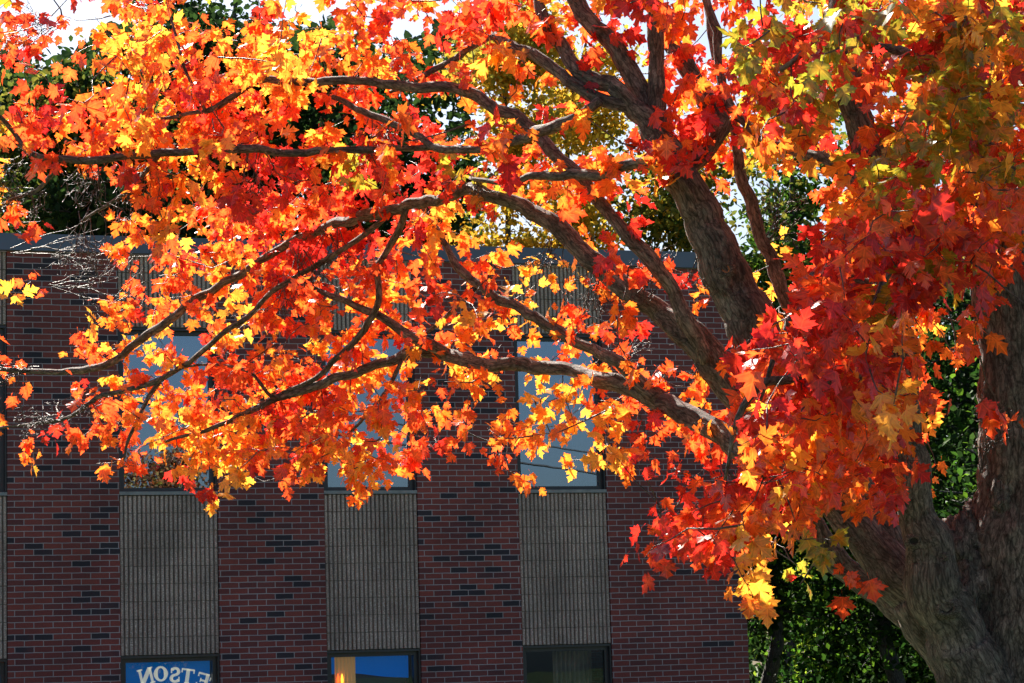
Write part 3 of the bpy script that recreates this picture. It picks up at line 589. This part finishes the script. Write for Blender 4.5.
def depth_near(x, y):
    d2 = (npx[:, 0] - x) ** 2 + (npx[:, 1] - y) ** 2; idx = np.argpartition(d2, 12)[:12]; return npx[random.choice(list(idx)), 2], math.sqrt(d2.min())
def emit(x0, y0, den, col, right):
    cov = min(.985, den * .104); n = -math.log(1 - cov) * (17.0 if not right else (26 if den > 7 else 7.5))
    ncl = n / 6.0; ncl = int(ncl) + (random.random() < ncl % 1)
    for _ in range(ncl):
        x, y = x0 + random.uniform(-3, 35), y0 - 9 + random.uniform(0, 32)
        hf = noise.noise(Vector((x / 60, y / 60, 2.2))) + .5 * noise.noise(Vector((x / 22, y / 22, 7)))
        cc = col
        if hf > .28: cc = {'R': 'S', 'S': 'O', 'O': 'Y', 'Y': 'Y', 'G': 'G'}[col]
        elif hf < -.10: cc = {'R': 'R', 'S': 'S' if x < 600 else 'R', 'O': 'S', 'Y': 'O', 'G': 'R' if hf < -.3 else 'G'}[col]
        dn, dist = depth_near(x, y)
        if right: d = random.uniform(9.2, 13.6) if random.random() < .8 else dn - random.uniform(.2, 1)
        else: d = dn + random.gauss(.05 if y < 150 and x > 480 else .22, .42)
        if not right or x < 780:
            near = (abs(npx[:, 0] - x) < 14) & (abs(npx[:, 1] - y) < 14) & (nr > .009) & (npr > random.random())
            if near.any() and d < npx[near, 2].max() + .1 and random.random() < .8: d = npx[near, 2].max() + random.uniform(.12, .6)
        if x > 735 and y < 180 and random.random() < .42: cc = 'G'
        if x < 500 and cc == 'R' and not (230 < x < 420 and 110 < y < 340) and random.random() < .7: cc = 'S'
        clusters.append((at(x, y, d), cc, 6))
for j in range(20):
    for i in range(32):
        den = int(DEN[j][i])
        if j < 3 and 4 <= i <= 14: den = min(9, den + 1)
        if 11 <= j <= 14 and 4 <= i <= 13: den = min(9, den + (2 if j > 12 else 1))
        if den: emit(i * 32, j * 32, den, CLR[j][i], i >= 23)
# the rest of the crown, outside the picture
for j in range(-9, 14):
    for i in range(-3, 46):
        if 0 <= i < 32 and j >= 0: continue
        if j < 0 and i < 16: dd = 3 if j > -2 else (1 if j > -4 else 0)
        elif j < 0: dd = 6 if (j > -7 or 18 < i < 38) else 2
        elif i < 0: dd = 4 if 1 < j < 14 else 1
        else: dd = (7 if i < 41 else 4) if j < 7 else (3 if j < 12 else 0)
        if dd: emit(i * 32, j * 32, dd, random.choice('RSSOOG'), i >= 23)
for _ in range(380):       # leaf clusters added at the upper rear, mostly above the picture, to shade the right mass
    x, y = random.uniform(780, 1150), random.uniform(-380, 160)
    if y > -25 and x < 770: continue
    clusters.append((at(x, y, random.uniform(11.8, 14.8)), random.choice('RSOOG'), 7))
# ---- grow twigs from the limbs to every cluster
cl_pos = np.array([c[0] for c in clusters])
tn = list(nodes); tw = MB(); buf = np.zeros((len(nodes) + len(clusters) * 9 + 10, 3)); nb = len(nodes); buf[:nb] = nodes_np
d0 = np.array([np.min(np.sum((nodes_np - c) ** 2, 1)) for c in cl_pos]); order = np.argsort(d0)
twig_dir = np.zeros((len(clusters), 3)); TF = {}
for ci in order:
    c = cl_pos[ci]; dd = np.sum((buf[:nb] - c) ** 2, 1); k = int(np.argmin(dd)); a = buf[k]; L_ = math.sqrt(dd[k])
    if L_ < .02: twig_dir[ci] = (0, 0, -1); continue
    n_ = max(3, min(9, int(L_ / .09) + 2)); off = rng.normal(0, .10 * L_, 3) + np.array([0, 0, -.04 * L_])
    ts = np.linspace(0, 1, n_); pts = a + (c - a) * ts[:, None] + off * (np.sin(ts * math.pi))[:, None] + rng.normal(0, .006, (n_, 3)) * (ts * (1 - ts) * 4)[:, None]
    rr = np.linspace(min(.0075, .0022 + L_ * .006), .0013, n_)
    V_, _, bk = tube_arr(pts, rr, 4, ci * .37); 
    if n_ not in TF: TF[n_] = tube_faces(n_, 4, False)
    tw.add(V_.reshape(-1, 3) - MAPLE_LOC, TF[n_], True, bark=bk.reshape(-1, 3))
    for p_ in pts[1:]: buf[nb] = p_; nb += 1
    t_ = pts[-1] - pts[-2]; twig_dir[ci] = t_ / (np.linalg.norm(t_) + 1e-9)
# bare side twigs catching the light
def bare(x, y, d, ang, L_, depth=0):
    n_ = 5; a = at(x, y, d); pts = [a]; dx, dy = math.cos(ang), math.sin(ang)
    for k in range(1, n_): pts.append(at(x + dx * L_ * k / n_ + random.gauss(0, 1.2), y + dy * L_ * k / n_ + random.gauss(0, 1.2), d + random.gauss(0, .015) * k))
    V_, _, bk = tube_arr(pts, np.linspace(.0028 if depth == 0 else .0021, .0013, n_), 4, x)
    tw.add(V_.reshape(-1, 3) - MAPLE_LOC, tube_faces(n_, 4, False), True, bark=bk.reshape(-1, 3))
    if depth < 2:
        for k in range(random.choice((1, 2, 3))):
            t_ = random.uniform(.35, .95); bare(x + dx * L_ * t_ * .8, y + dy * L_ * t_ * .8, d, ang + random.choice((-1, 1)) * random.uniform(.4, 1), L_ * random.uniform(.35, .6), depth + 1)
for (x, y, d, a0, a1, L_, n_) in ((30, 370, 14, 2.6, 3.8, 45, 5), (60, 419, 13.8, 2.4, 3.7, 50, 6), (100, 400, 13.7, 1.6, 3, 40, 4), (40, 190, 12, 1.8, 3.2, 45, 5), (100, 160, 11.9, 1.2, 2.6, 70, 7), (150, 168, 12.1, 1.4, 2.8, 60, 6), (90, 215, 12.3, 1.2, 3, 75, 5), (20, 250, 12.5, -.5, .4, 110, 4), (60, 285, 12.8, -.5, .5, 95, 4), (250, 150, 12.2, .8, 2.2, 60, 5), (60, 24, 12.4, 2.6, 3.8, 70, 4), (470, 170, 12, .5, 2.5, 50, 4), (640, 300, 11.6, -1.8, -.6, 60, 5), (700, 380, 11.6, -2, -.6, 60, 6), (600, 265, 11.8, 1, 2.4, 60, 5), (560, 240, 11.8, .8, 2.4, 50, 4), (300, 250, 13, .5, 2, 70, 6), (330, 230, 13, .8, 2.6, 60, 5), (760, 240, 11.9, -1.2, -.2, 60, 5), (700, 260, 11.1, 1, 2.2, 50, 2), (620, 380, 12.1, -1.9, -.9, 50, 4), (300, 390, 13.2, 2.2, 3.6, 60, 3), (30, 160, 11.8, 1.8, 3.4, 40, 4), (380, 120, 12.2, .4, 2.2, 50, 5), (985, 470, 10.6, -1.9, -1.2, 60, 3)):
    for _ in range(int(n_ * 1.7)): bare(x + random.uniform(-12, 12), y + random.uniform(-4, 4), d, random.uniform(a0, a1), L_ * random.uniform(.5, 1.2))
tag(tw.build('twig', M_TWIG, MAPLE), kind='stuff')

# ---- maple leaves
half = [(.14, -.04), (.33, -.05), (.29, .07), (.44, .13), (.41, .22), (.63, .40), (.45, .43), (.44, .56), (.18, .43), (.22, .62), (.33, .74), (.15, .80)]
outl = [(0, .0)] + half + [(0, 1.02)] + [(-x, y) for x, y in half[::-1]]
LV = np.array([(0, .32)] + outl + [(0.008, -.38), (-.008, -.38)]); nO = len(outl)
LF = [(0, 1 + k, 1 + (k + 1) % nO) for k in range(nO)] + [(1, nO + 1, nO + 2)]
LF = np.array(LF)
def build_leaves(name, B, T, Nn, S, C0, C1, mat, parent, origin):
    n = len(B); lx = LV[:, 0]; ly = LV[:, 1]; m_ = len(LV)
    fold = rng.uniform(-.2, 1.1, n)[:, None]; droop = rng.uniform(-.2, .9, n)[:, None]; tw_ = rng.normal(0, .35, n)[:, None]; wx = rng.uniform(.82, 1.12, n)[:, None]
    X = lx[None] * wx * (1 + rng.normal(0, .035, (n, m_))); Y = ly[None] * (1 + rng.normal(0, .02, (n, m_))); 
    Z = fold * np.abs(X) * .45 - droop * Y ** 2 * .4 - droop * X ** 2 * .8 + tw_ * X * Y + rng.normal(0, .022, (n, m_))
    side = np.cross(T, Nn)
    V_ = B[:, None] + S[:, None, None] * (X[..., None] * side[:, None] + (Y + .38)[..., None] * T[:, None] + Z[..., None] * Nn[:, None])
    col = np.repeat(C0[:, None], m_, 1).copy(); col[:, 0] = C1; col[:, 1] = C1 * .6 + C0 * .4
    col[:, [9, 14]] *= 1; brn = (rng.random((n, m_, 1)) < .22) & (rng.random((n, 1, 1)) < .35); brn[:, :2] = False; col = np.where(brn, col * np.array([.55, .45, .6]), col); col *= 1 + rng.normal(0, .08, (n, m_, 1)); col = np.clip(col, .004, .97)
    F_ = (LF[None] + (np.arange(n) * m_)[:, None, None]).reshape(-1, 3)
    return fastmesh(name, V_.reshape(-1, 3) - origin, F_, mat, parent, col.reshape(-1, 3), lco=np.tile(np.stack([lx, ly, lx * 0], 1), (n, 1)))
B = []; T = []; NN = []; S = []; C0 = []; C1 = []
mixn = {'R': 'RRRS', 'S': 'SSSRSO', 'O': 'OOOSYO', 'Y': 'YYYOOY', 'G': 'GGGRYG'}
for (pos, col, nl), td in zip(clusters, twig_dir):
    ck = random.choice(mixn[col]); k_ = nl + random.choice((-1, 0, 0, 1))
    for q in range(k_):
        b_ = pos - td * random.uniform(0, .13) + rng.normal(0, .026, 3)
        t_ = td * random.uniform(0, .5) + rng.normal(0, .42, 3) + np.array([0, 0, -.62]); t_ /= np.linalg.norm(t_)
        n_ = rng.normal(0, .5, 3) + sund * .7 + np.array([0, .1, .15]); n_ -= (n_ @ t_) * t_; n_ /= np.linalg.norm(n_)
        B.append(b_); T.append(t_); NN.append(n_); far = (pos[1] > 11.4); S.append(random.choice((.042, .05, .058, .064, .072, .082) if far else (.055, .064, .072, .08, .088, .10)) * random.uniform(.9, 1.1))
        kk = ck if random.random() < .85 else random.choice(mixn[col]); c = np.array(COLS[kk]) * random.uniform(.8, 1.1)
        wt = .5 if kk in 'OYG' else .25; c2 = c * (1 - wt) + np.array(COLS[random.choice('OYY' if kk != 'R' else 'SSO')]) * wt
        C0.append(c); C1.append(c2)
B, T, NN, S, C0, C1 = map(np.array, (B, T, NN, S, C0, C1))
print('leaves', len(B), 'clusters', len(clusters))
build_leaves('foliage', B, T, NN, S, C0, C1, M_LEAF, MAPLE, MAPLE_LOC)

# ---------------------------------------------------------------- background trees
def bg_tree(name, label, px, ytop, d, hw, hh, trunk_px, pal, nleaf, size, group=None, seed=0, base_r=.16, gap=.5, low=None, droop=.2, cat='tree', topw=None):
    rs = np.random.default_rng(seed); rd = random.Random(seed)
    base = at(trunk_px, 660, d); base[2] = -.05; top = at(px, ytop, d)
    if topw is not None: top = np.array(topw); base = top * np.array([1, 1, 0]) + np.array([.2, .1, -.05])
    root = empty(name, base); tag(root, label, cat, group)
    H = top[2]; lowz = low if low is not None else H * .3
    # trunk
    tp = [np.array([0, 0, -.2])]; 
    for k in range(1, 9): t_ = k / 8; tp.append(np.array([(top[0] - base[0]) * t_ ** 1.5 + rd.gauss(0, .10), rd.gauss(0, .12), H * .93 * t_]))
    tp = catmull(tp, .3); rr = np.linspace(base_r * 1.15, .03, len(tp)); V_, ring, bk = tube_arr(tp, rr, 10, seed)
    m_ = MB(); m_.add(V_.reshape(-1, 3), tube_faces(len(tp), 10), True, bark=bk.reshape(-1, 3)); m_.build('trunk', M_BARKD, root)
    lm = MB(); tips = []
    nl = 34
    for k in range(nl):
        t_ = rd.uniform(max(.12, lowz / H * .8), .97); i = int(t_ * (len(tp) - 1)); a = tp[i]; th = rd.uniform(0, math.tau)
        zr = (a[2] - lowz) / max(H - lowz, .1); prof = math.sqrt(max(.06, 1 - (2 * zr - .85) ** 2 * .85)); L_ = hw * prof * rd.uniform(.55, 1.05)
        e = a + np.array([math.cos(th) * L_, math.sin(th) * L_ * .9, L_ * rd.uniform(.1, .6)])
        if e[2] > H: e[2] = H - rd.uniform(0, .4)
        mid = (a + e) / 2 + np.array([0, 0, rd.uniform(-.1, .3)])
        pts = catmull([a, mid, e], .35); V_, _, bk = tube_arr(pts, np.linspace(max(.02, rr[i] * .45), .012, len(pts)), 6, k); lm.add(V_.reshape(-1, 3), tube_faces(len(pts), 6, False), True, bark=bk.reshape(-1, 3))
        for q in np.linspace(.25, 1, 7): tips.append(pts[int(q * (len(pts) - 1))] + rs.normal(0, .12 + .16 * hw * .3, 3))
        for q in range(4):
            s_ = pts[int(rd.uniform(.4, 1) * (len(pts) - 1))]; ee = s_ + rs.normal(0, .35, 3) * (.5 + hw * .2); p2 = np.array([s_, (s_ + ee) / 2 + rs.normal(0, .05, 3), ee])
            V_, _, bk = tube_arr(p2, [.012, .009, .006], 4, k); lm.add(V_.reshape(-1, 3), tube_faces(3, 4, False), True, bark=bk.reshape(-1, 3)); tips += [ee, (ee + s_) / 2]
    tag(lm.build('limb', M_BARKD, root), kind='stuff')
    tips = np.array(tips); keep = rs.random(len(tips)) > gap * .5; tips = tips[keep]
    c = tips[rs.integers(0, len(tips), nleaf)] + rs.normal(0, 1, (nleaf, 3)) * (.20 + .05 * hw) * np.array([1, 1, .75])
    c = c[(c[:, 2] > .1)]; n = len(c)
    T_ = rs.normal(0, .7, (n, 3)) + np.array([0, 0, -droop]); T_ /= np.linalg.norm(T_, axis=1)[:, None]
    N_ = rs.normal(0, .6, (n, 3)) + np.array([0, 0, .6]) + sund * .3; N_ -= (N_ * T_).sum(1)[:, None] * T_; N_ /= np.linalg.norm(N_, axis=1)[:, None]
    Sd = np.cross(T_, N_); sz = size * rs.uniform(.6, 1.3, n)[:, None]
    lv = [(0, 0, 0), (.34, .38, .07), (.22, .75, .03), (0, 1, -.08), (-.22, .75, .03), (-.34, .38, .07)]
    V_ = np.stack([c + sz * (x * Sd + y * T_ + z * N_) for x, y, z in lv], 1).reshape(-1, 3)
    ii = np.arange(n)[:, None] * 6; F_ = np.concatenate([ii + np.array([[0, 1, 2, 3]]), ii + np.array([[0, 3, 4, 5]])])
    pal = np.array(pal); cc = pal[rs.integers(0, len(pal), n)] * rs.uniform(.7, 1.25, (n, 1))
    fastmesh('crown', V_, F_, M_BGLEAF, root, np.repeat(cc[:, None], 6, 1).reshape(-1, 3)); return root
DG = [(.014, .034, .010), (.02, .045, .010), (.035, .07, .015), (.014, .028, .010)]
OG = [(.10, .12, .02), (.16, .16, .025), (.05, .09, .015), (.22, .20, .03)]
SG = [(.02, .06, .009), (.03, .09, .012), (.12, .28, .02), (.015, .045, .008), (.24, .34, .03), (.02, .06, .01), (.012, .03, .007)]  # shrub greens; the bright entries paint scattered sunlit leaves
GD = [(.55, .34, .03), (.62, .42, .05), (.40, .30, .03), (.28, .26, .04), (.66, .36, .03)]
HG = [(.02, .06, .009), (.015, .04, .008), (.04, .10, .012), (.10, .20, .016), (.06, .13, .012), (.02, .045, .01)]
GRP = 'trees behind the building'
def wood(name, label, x0, x1, ytop, d0, d1, n, size, pal, seed):
    rs = np.random.default_rng(seed); px = rs.uniform(x0, x1, n); d = rs.uniform(d0, d1, n)
    tops = np.array([ytop + 70 * noise.noise(Vector((p_ * .012, seed, 0))) + 30 * noise.noise(Vector((p_ * .05, seed, 3))) for p_ in px])
    y = tops + (700 - tops) * rs.random(n) ** 1.15
    c = np.array([at(a, b_, c_) for a, b_, c_ in zip(px, y, d)]); c = c[c[:, 2] > 0]; n = len(c)
    T_ = rs.normal(0, .7, (n, 3)); T_ /= np.linalg.norm(T_, axis=1)[:, None]; N_ = rs.normal(0, .6, (n, 3)) + np.array([0, 0, .5]); N_ -= (N_ * T_).sum(1)[:, None] * T_; N_ /= np.linalg.norm(N_, axis=1)[:, None]
    Sd = np.cross(T_, N_); sz = size * rs.uniform(.5, 1.3, n)[:, None]
    lv = [(0, 0, 0), (.34, .38, .07), (.22, .75, .03), (0, 1, -.08), (-.22, .75, .03), (-.34, .38, .07)]
    V_ = np.stack([c + sz * (x * Sd + y_ * T_ + z * N_) for x, y_, z in lv], 1).reshape(-1, 3); ii = np.arange(n)[:, None] * 6
    F_ = np.concatenate([ii + np.array([[0, 1, 2, 3]]), ii + np.array([[0, 3, 4, 5]])]); pal = np.array(pal); cc = pal[rs.integers(0, len(pal), n)] * rs.uniform(.7, 1.25, (n, 1))
    tag(fastmesh(name, V_, F_, M_BGLEAF, None, np.repeat(cc[:, None], 6, 1).reshape(-1, 3)), label, 'woodland', kind='stuff')
wood('woodland', 'dark green woodland far behind the left half of the roof', -250, 470, 40, 58, 66, 34000, .34, DG, 5)
wood('woodland', 'dark woodland far behind the trees right of the building', 735, 1300, 250, 52, 60, 30000, .26, DG + [(.03, .08, .012)], 6)
bg_tree('oak_tree', 'olive green round-topped tree at the upper left under the sky gap', 70, 18, 46, 2.6, 3, 80, DG + OG, 26000, .16, GRP, 1, .2)
bg_tree('evergreen_tree', 'dark green tree at the left edge above the flat roof', -70, 60, 50, 3.2, 3, -60, DG, 20000, .17, GRP, 2, .2)
bg_tree('evergreen_tree', 'tall dark green tree seen through the orange leaves left of centre', 225, -90, 48, 2.9, 3, 215, DG, 26000, .16, GRP, 3, .2)
bg_tree('evergreen_tree', 'low dark green tree filling the space just above the roof at left', 130, 110, 44, 2.6, 3, 140, DG, 22000, .16, GRP, 31, .2)
bg_tree('evergreen_tree', 'narrow dark green tree just left of the yellow trees', 425, 75, 50, 1.2, 3, 418, DG, 7500, .15, GRP, 4, .16)
bg_tree('evergreen_tree', 'dark green tree above the middle of the roof behind the red leaves', 345, -20, 52, 2.0, 3, 340, DG, 16000, .16, GRP, 5, .18)
bg_tree('birch_tree', 'gold leaved slender tree above the roof in the middle', 500, -70, 52, 2.3, 3, 526, GD, 22000, .14, GRP, 6, .13, .8)
bg_tree('birch_tree', 'taller gold leaved tree behind the large bare limbs', 585, -40, 54, 2.1, 3, 540, GD, 20000, .14, GRP, 7, .13, .8)
bg_tree('birch_tree', 'yellow green tree right of the gold trees over the roof end', 690, 70, 50, 1.8, 3, 668, GD[2:] + OG, 16000, .14, GRP, 8, .13, .8)
bg_tree('birch_tree', 'pale yellow green tree beyond the right end of the building', 800, 60, 46, 1.8, 3, 792, OG + HG, 13000, .14, GRP, 9, .13, .6)
bg_tree('laurel_tree', 'dark leafy tree with a black trunk beside the building corner', 800, 330, 33.5, 1.2, 2, 760, HG + DG, 8000, .10, 'leafy trees right of the building', 10, .12, .3, low=3.6)
bg_tree('laurel_tree', 'dark leafy tree with a slim trunk under the maple fork', 905, 300, 33, 1.2, 2, 886, HG + DG, 8000, .10, 'leafy trees right of the building', 11, .135, .3, low=3.6)
bg_tree('laurel_tree', 'deep green tree seen between the two big maple stems', 975, 180, 34, 1.7, 2, 985, DG + HG[:2], 13000, .10, 'leafy trees right of the building', 12, .14, .3, low=.3)
bg_tree('laurel_tree', 'green tree behind the maple trunk at the right edge', 1090, 250, 30, 1.8, 2, 1080, DG + HG, 9000, .10, 'leafy trees right of the building', 14, .14, .3, low=.2)
bg_tree('hedge_shrub', 'bright green shrub lit from behind beside the brick corner', 830, 470, 38, 1.6, 2, 832, SG, 13000, .10, None, 13, .06, .3, low=.05, cat='shrub')
bg_tree('hedge_shrub', 'dark shrub under the leafy trees right of the building', 940, 500, 38, 1.6, 2, 930, SG, 13000, .10, None, 15, .06, .3, low=.05, cat='shrub')
RU = [(.30, .09, .04), (.42, .16, .06), (.16, .07, .04), (.5, .35, .12)]
bg_tree('oak_tree', 'russet tree behind the viewer seen mirrored low in the left upper window', 0, 0, 50, 3.0, 3, 0, RU, 9000, .17, None, 21, .2, .4, topw=mirror_pt(160, 440, 62.))
